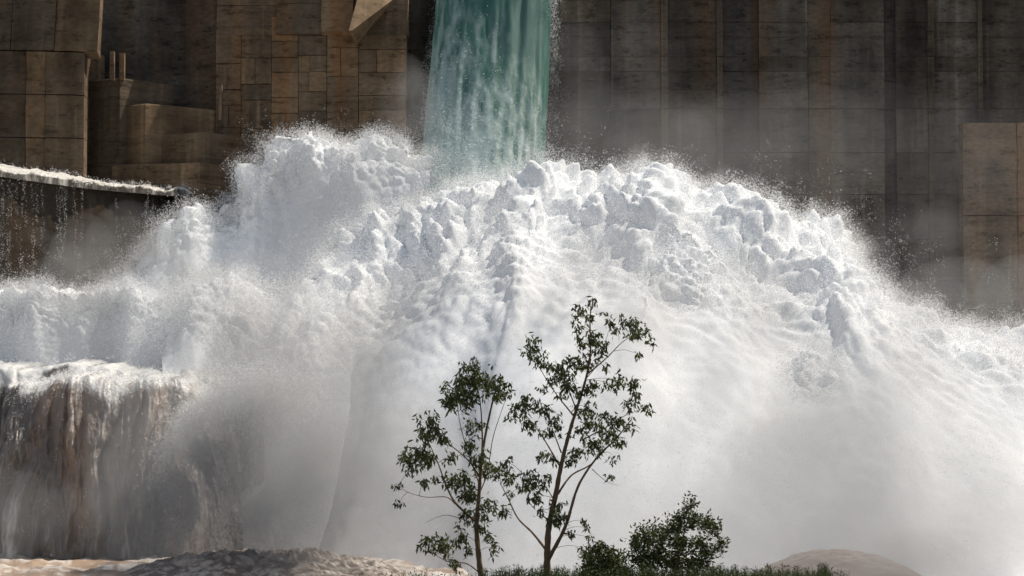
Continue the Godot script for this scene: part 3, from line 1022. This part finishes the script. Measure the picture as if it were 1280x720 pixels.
func build_spray() -> void:
	# first burst, left of the jet and behind
	var a := plume("spray_plume", px_list([[120, 352, 110], [170, 318, 111], [228, 268, 112], [285, 238, 113.5], [316, 196, 114.5], [345, 168, 115], [385, 154, 116], [425, 172, 116.5], [465, 160, 117], [500, 164, 117], [540, 196, 117.5], [600, 220, 118], [690, 220, 118], [760, 240, 118]]),
		px_list([[100, 420, 106], [150, 410, 107], [200, 400, 108], [250, 380, 109.5], [290, 395, 110], [325, 400, 110], [370, 400, 111], [415, 385, 112], [460, 330, 113.5], [500, 325, 114], [545, 320, 114], [600, 315, 114.5], [690, 310, 115], [760, 310, 115]]),
		{"nu": 260, "nv": 120, "seed": 101, "end0": false, "puff_size": 0.55, "puffs": 36, "amp": 2.3, "clumps": 15000, "reach": 0.9, "fade": 0.2, "s1": 0.19, "lin": 0.25})
	tag(a, "rearmost white burst of spray rising left of the teal jet", "spray", "stuff")
	# main burst
	var b := plume("spray_plume", px_list([[388, 340, 106], [398, 305, 106.5], [425, 280, 107.5], [475, 256, 108.5], [540, 238, 110], [600, 226, 111], [650, 216, 112], [695, 196, 112.5], [735, 214, 112.5], [790, 218, 112.5], [836, 204, 112], [866, 232, 111.5], [930, 238, 111], [980, 262, 110.5], [1030, 258, 110], [1070, 290, 109], [1092, 338, 108], [1150, 368, 107], [1215, 398, 106], [1290, 418, 105], [1400, 470, 104]]),
		px_list([[250, 640, 91], [300, 665, 88], [360, 692, 85], [430, 705, 82], [500, 715, 79], [580, 726, 76], [650, 726, 75], [720, 726, 75], [790, 726, 75], [860, 726, 75], [930, 726, 75], [1000, 726, 75], [1080, 726, 74], [1150, 726, 73], [1220, 726, 73], [1290, 726, 73], [1360, 726, 74], [1440, 726, 76], [1500, 726, 78], [1600, 726, 80]]),
		{"nu": 420, "nv": 200, "seed": 111, "bias": 1.6, "taper": 0.03, "end1": false, "amp": 3.2, "puffs": 100, "clumps": 44000, "reach": 1.15, "fade": 0.8, "s1": 0.12})
	tag(b, "great white main mound of spray filling the middle and right", "spray", "stuff")
	# inner sheet thrown to the right
	var c := plume("spray_plume", px_list([[700, 280, 103], [760, 256, 102], [830, 264, 100.5], [890, 306, 99], [945, 366, 97], [972, 402, 96], [990, 450, 95]]),
		px_list([[640, 520, 93], [700, 540, 92.5], [770, 560, 91], [840, 590, 89.5], [905, 610, 88.5], [950, 630, 88], [985, 650, 88]]),
		{"nu": 240, "nv": 150, "seed": 121, "bias": 1.3, "amp": 1.7, "clumps": 8000, "reach": 0.7, "fade": 0.4, "back": Vector3(1.0, -4, -5), "s1": 0.17, "lin": 0.45, "taper": 0.45, "puffs": 16})
	tag(c, "inner sheet of spray with a bright edge falling right of centre", "spray", "stuff")
	var d := plume("spray_plume", px_list([[900, 440, 93], [960, 416, 92.5], [1020, 432, 91.5], [1080, 460, 90.5], [1112, 495, 89.5], [1130, 540, 88.5]]),
		px_list([[860, 650, 84], [930, 660, 83], [1000, 670, 82.5], [1060, 680, 82], [1105, 690, 82], [1140, 700, 82]]),
		{"nu": 180, "nv": 120, "seed": 141, "amp": 1.4, "clumps": 6000, "reach": 0.7, "fade": 0.4, "back": Vector3(1.0, -4, -5), "s1": 0.17, "lin": 0.45, "taper": 0.45, "puffs": 16})
	tag(d, "lower right sheet of spray in front of the main mound", "spray", "stuff")
	# low burst over the middle cascade, left
	var e := plume("spray_plume", px_list([[185, 415, 100], [215, 375, 101], [250, 350, 101], [285, 345, 101], [325, 348, 101.5], [390, 360, 102], [470, 375, 103.5], [560, 400, 105]]),
		px_list([[205, 466, 92], [255, 500, 90], [270, 590, 88.5], [290, 670, 86.5], [335, 692, 85], [410, 704, 82.6], [490, 715, 79.8], [590, 724, 76.5]]),
		{"nu": 240, "nv": 160, "seed": 131, "end0": false, "taper": 0.5, "tuck": 0.5, "puffs": 40, "amp": 1.8, "clumps": 13000, "reach": 0.9, "fade": 0.8, "s1": 0.17, "lin": 0.35})
	tag(e, "low white burst of spray tumbling over the middle cascade", "spray", "stuff")

	var f := plume("spray_plume", px_list([[195, 575, 80], [225, 530, 80], [262, 495, 80], [300, 478, 80], [360, 470, 80], [430, 480, 80]]),
		px_list([[185, 697, 78.5], [220, 699, 78.5], [258, 700, 78.5], [300, 702, 78.5], [360, 704, 78.5], [430, 705, 78.5]]),
		{"nu": 110, "nv": 90, "seed": 151, "end0": false, "end1": false, "puffs": 26, "amp": 1.0, "clumps": 11000, "reach": 0.9, "fade": 0.1, "s1": 0.25, "solid": false, "clear": 0.1, "back": Vector3(0, -1, -1), "size": 1.5})
	tag(f, "thin veil of spray drifting over the right side of the tall fall", "spray", "stuff")

func build_mist() -> void:
	var root := thing("mist", at(640, 600, 84))
	root.position = Vector3.ZERO
	tag(root, "pale drifting mist along the foot of the spray and before the dam", "mist", "stuff")
	var thin := fog_of(0.006)
	var mid := fog_of(0.012)
	var flank := fog_of(0.026)
	var veil := fog_of(0.005)
	# in front of the dam, right of the jet
	for k in 24:
		mist_puff(root, rng.randf_range(690, 1320), rng.randf_range(150, 360), rng.randf_range(112, 122), Vector3(rng.randf_range(7, 16), rng.randf_range(5, 10), rng.randf_range(3, 8)), thin)
	for k in 14:
		var px := rng.randf_range(690, 1280)
		mist_puff(root, px, 190.0 + maxf(0.0, px - 850.0) * 0.42 + rng.randf_range(-50, 30), rng.randf_range(112, 120), Vector3(rng.randf_range(3, 7), rng.randf_range(2, 5), rng.randf_range(2, 4)), mid)
	for k in 14:
		mist_puff(root, rng.randfn(760, 48), 190.0 - 150.0 * pow(rng.randf(), 1.5), rng.randf_range(116, 122), Vector3(rng.randf_range(2.5, 6), rng.randf_range(3, 8), 4), veil)
	for k in 12:
		mist_puff(root, rng.randfn(515, 16), rng.randf_range(90, 190), rng.randf_range(113, 119), Vector3(rng.randf_range(1.5, 3.5), rng.randf_range(2, 5), 3), mid)
	# low in front of the mound
	for k in 22:
		mist_puff(root, rng.randf_range(420, 1320), rng.randf_range(570, 730), rng.randf_range(68, 82), Vector3(rng.randf_range(9, 18), rng.randf_range(4, 8), rng.randf_range(5, 9)), thin)
	for k in 12:
		mist_puff(root, rng.randf_range(860, 1220), rng.randf_range(650, 725), rng.randf_range(61, 66), Vector3(rng.randf_range(5, 10), rng.randf_range(2, 4), rng.randf_range(3, 5)), flank)
	# right flank of the tall fall, then its foot, and over the upper drop
	for k in 22:
		mist_puff(root, 310.0 + rng.randf_range(-75, 110), rng.randf_range(440, 695), rng.randf_range(75, 79), Vector3(rng.randf_range(2, 5), rng.randf_range(3, 7), rng.randf_range(2, 4)), flank)
	for k in 12:
		mist_puff(root, rng.randf_range(380, 500), rng.randf_range(470, 700), rng.randf_range(73, 77), Vector3(rng.randf_range(3, 7), rng.randf_range(4, 8), rng.randf_range(2, 4)), flank)
	for k in 18:
		mist_puff(root, 30.0 + 220.0 * sqrt(rng.randf()), rng.randf_range(295, 350), rng.randf_range(100, 106), Vector3(rng.randf_range(2, 5), rng.randf_range(1.0, 3.0), rng.randf_range(2, 4)), mid)
	for k in 14:
		mist_puff(root, rng.randf_range(-40, 260), rng.randf_range(600, 700), rng.randf_range(79, 82), Vector3(rng.randf_range(3, 6), rng.randf_range(2, 5), 3), mid)

func zp(a: Array) -> Array:   # sketch units to picture units
	var out := [460.0 + a[0] / 1.946, 350.0 + a[1] / 1.946]
	if a.size() > 2: out.append(a[2])
	return out

func zl(r0: float, r1: float, pts: Array) -> Array:
	return [r0, r1, pts.map(zp)]

func zt(a: Array) -> Array:
	return a.map(func(t): return [460.0 + t[0] / 1.946, 350.0 + t[1] / 1.946, t[2] / 1.946])

func build_plants() -> void:
	var ta := plant("eucalyptus_tree", 46.0, zl(0.135, 0.03, [[278, 745, 0], [270, 680, 0], [264, 600, 0.1], [270, 520, 0], [276, 440, -0.1], [286, 375, 0], [302, 300, 0.1], [312, 265, 0.1]]), [
		zl(0.045, 0.015, [[276, 440, -0.1], [278, 380, -0.2], [272, 290, -0.3], [258, 240, -0.3]]),
		zl(0.06, 0.016, [[264, 590, 0.1], [215, 545, 0.4], [190, 500, 0.5], [172, 450, 0.6], [150, 400, 0.6]]),
		zl(0.04, 0.012, [[272, 480, 0], [245, 440, -0.3], [205, 405, -0.6], [165, 372, -0.7]]),
		zl(0.025, 0.007, [[212, 545, 0.4], [190, 528, 0.2], [140, 528, 0.1], [95, 515, 0], [68, 495, 0]]),
		zl(0.035, 0.01, [[274, 715, 0], [240, 690, 0.3], [195, 685, 0.5], [150, 660, 0.6]]),
		zl(0.03, 0.01, [[272, 500, 0], [240, 410, 0.3], [222, 340, 0.4], [218, 290, 0.4]]),
		zl(0.03, 0.01, [[270, 520, 0], [290, 470, 0.3], [305, 380, 0.4], [335, 290, 0.5]]),
		zl(0.02, 0.006, [[250, 590, 0.2], [190, 572, 0.0], [140, 590, -0.1]]),
	], zt([[255, 215, 26], [235, 250, 34], [270, 240, 32], [215, 275, 34], [300, 255, 36], [325, 275, 20], [200, 300, 24], [250, 285, 28], [240, 360, 16], [155, 350, 30], [180, 375, 22], [135, 375, 22], [130, 425, 34], [150, 440, 22], [95, 432, 22], [110, 460, 16], [135, 490, 16], [160, 485, 12], [200, 438, 18], [245, 400, 22], [270, 430, 26], [285, 465, 24], [200, 490, 22], [235, 480, 24], [245, 520, 30], [290, 555, 28], [240, 575, 22], [270, 600, 18], [230, 625, 20], [180, 655, 32], [140, 645, 20], [205, 690, 16], [290, 620, 16], [310, 650, 14], [70, 500, 12], [75, 545, 7], [240, 660, 14], [270, 350, 14]]),
		{"leaf": 0.18, "wide": 0.33, "dense": 0.36})
	tag(ta, "sparse smaller eucalyptus tree, left of the two before the spray", "tree", "", "eucalyptus trees before the spray")
	var tb := plant("eucalyptus_tree", 45.0, zl(0.16, 0.02, [[435, 745, 0], [436, 670, 0], [440, 600, 0], [455, 530, 0], [470, 450, 0], [490, 370, 0.1], [512, 300, 0.1], [530, 240, 0], [541, 180, -0.1], [540, 110, -0.1], [542, 65, -0.1]]), [
		zl(0.09, 0.02, [[438, 680, 0], [480, 600, -0.4], [512, 500, -0.6], [560, 428, -0.8], [600, 390, -0.9], [640, 340, -1.0]]),
		zl(0.05, 0.018, [[462, 520, 0], [495, 475, 0.4], [540, 450, 0.5], [580, 410, 0.6]]),
		zl(0.06, 0.014, [[436, 660, 0], [400, 615, 0.4], [365, 580, 0.6], [340, 530, 0.7], [322, 495, 0.7]]),
		zl(0.04, 0.012, [[465, 450, 0], [430, 390, 0.3], [405, 355, 0.4], [375, 318, 0.5]]),
		zl(0.035, 0.01, [[500, 330, 0.1], [460, 280, 0.4], [430, 235, 0.5], [400, 180, 0.6]]),
		zl(0.035, 0.008, [[532, 230, 0], [580, 190, -0.3], [620, 150, -0.5], [665, 125, -0.6]]),
		zl(0.03, 0.008, [[520, 390, 0.1], [575, 360, 0.5], [625, 330, 0.6], [680, 308, 0.7]]),
		zl(0.03, 0.01, [[505, 310, 0.1], [490, 270, -0.2], [480, 225, -0.3]]),
		zl(0.03, 0.01, [[470, 420, 0], [445, 350, -0.4], [440, 310, -0.5]]),
		zl(0.025, 0.008, [[455, 540, 0], [430, 500, -0.4], [405, 480, -0.5], [375, 470, -0.5]]),
		zl(0.02, 0.006, [[530, 240, 0], [560, 200, 0.3], [590, 110, 0.4]]),
		zl(0.018, 0.004, [[545, 460, 0.5], [580, 490, 0.4], [610, 500, 0.2]]),
	], zt([[542, 50, 15], [510, 72, 16], [535, 85, 16], [500, 90, 10], [515, 112, 16], [540, 140, 24], [515, 150, 14], [560, 165, 20], [590, 95, 16], [605, 120, 14], [635, 105, 26], [655, 130, 24], [682, 150, 9], [650, 178, 7], [402, 150, 22], [385, 175, 14], [415, 190, 20], [440, 205, 16], [460, 215, 22], [482, 235, 30], [500, 195, 18], [530, 200, 26], [455, 240, 14], [430, 265, 10], [475, 265, 22], [520, 270, 20], [548, 258, 20], [575, 212, 12], [610, 245, 24], [590, 255, 12], [648, 248, 18], [655, 280, 16], [682, 308, 17], [642, 300, 16], [380, 300, 26], [362, 325, 20], [408, 300, 20], [440, 318, 22], [455, 355, 22], [400, 348, 22], [425, 375, 14], [530, 310, 20], [545, 345, 26], [575, 332, 18], [600, 350, 24], [625, 350, 16], [520, 370, 18], [545, 400, 28], [575, 378, 28], [610, 385, 16], [508, 420, 20], [490, 440, 16], [450, 440, 12], [428, 430, 18], [335, 438, 14], [320, 462, 24], [345, 482, 18], [380, 470, 20], [410, 490, 22], [438, 478, 16], [380, 510, 18], [402, 530, 20], [345, 520, 10], [465, 575, 28], [455, 550, 20], [330, 568, 18], [420, 562, 14], [522, 580, 10], [530, 602, 9], [492, 612, 9], [590, 480, 7], [600, 430, 10], [520, 650, 10], [540, 620, 10]]),
		{"leaf": 0.18, "wide": 0.33, "dense": 0.33})
	tag(tb, "taller forked eucalyptus tree with sparse drooping leaves before the spray", "tree", "", "eucalyptus trees before the spray")
	var bc := plant("bush", 44.0, zl(0.06, 0.015, [[745, 750, 0], [750, 690, 0], [765, 630, 0], [785, 560, 0]]), [
		zl(0.03, 0.01, [[748, 710, 0], [700, 660, 0.3], [680, 620, 0.4]]),
		zl(0.03, 0.01, [[752, 690, 0], [810, 640, -0.3], [845, 610, -0.4]]),
		zl(0.025, 0.01, [[742, 745, 0.2], [680, 710, 0.4], [655, 680, 0.4]]),
	], zt([[785, 545, 16], [775, 565, 16], [755, 580, 16], [740, 602, 28], [790, 590, 26], [815, 590, 20], [840, 602, 20], [852, 635, 16], [680, 625, 32], [655, 650, 22], [715, 635, 32], [760, 640, 30], [800, 640, 26], [825, 660, 20], [665, 685, 34], [700, 680, 36], [740, 690, 34], [780, 690, 32], [815, 690, 22], [850, 660, 10]]),
		{"leaf": 0.13, "wide": 0.42, "dense": 0.75, "upright": true})
	tag(bc, "leafy dark green bush with a raised tip right of the trees", "bush", "", "bushes on the bank")
	var bd := plant("bush", 43.5, zl(0.04, 0.01, [[570, 750, 0], [568, 700, 0], [562, 650, 0]]), [
		zl(0.025, 0.01, [[570, 745, 0], [600, 700, 0.2], [610, 680, 0.2]]),
	], zt([[560, 655, 22], [545, 680, 24], [580, 675, 26], [605, 680, 22], [560, 700, 34], [600, 705, 30], [620, 715, 20], [540, 715, 20]]),
		{"leaf": 0.13, "wide": 0.42, "dense": 0.9, "upright": true})
	tag(bd, "small round dark bush between the taller tree and larger bush", "bush", "", "bushes on the bank")
	# grass heads along the brow of the bank
	var P := PackedVector3Array()
	var N := PackedVector3Array()
	var C := PackedColorArray()
	var I := PackedInt32Array()
	var gn := noise_of(99, 0.02, 2)
	for k in 6000:
		var px := rng.randf_range(440, 1060)
		if (px < 600 or px > 1040) and rng.randf() < 0.8: continue
		var d := rng.randf_range(42, 46)
		var topy := 706.0 + gn.get_noise_1d(px * 3.0) * 8.0 + rng.randf_range(-1, 14) + (5.0 if px < 610 else 0.0)
		if px > 740 and px < 900: topy -= 2.0
		var tip := at(px, topy, d)
		var hgt := rng.randf_range(0.5, 0.9)
		var base := tip - Vector3(rng.randfn() * 0.08, hgt, rng.randfn() * 0.05)
		var g := rng.randf_range(0.6, 1.3)
		add_leaf(P, N, C, I, base, tip - base, hgt, 0.018, Color(0.075 * g, 0.095 * g, 0.035 * g))
		if k % 2 == 0:
			for q in 3: add_leaf(P, N, C, I, base.lerp(tip, rng.randf_range(0.4, 0.9)), Vector3(rng.randfn(), 0.7, rng.randfn()), 0.12, 0.025, Color(0.075 * g, 0.095 * g, 0.035 * g))
	var gr := put("grass", mesh_of(P, N, C, I), M.leaf)
	tag(gr, "tall green grass along the brow of the near bank", "grass", "stuff")
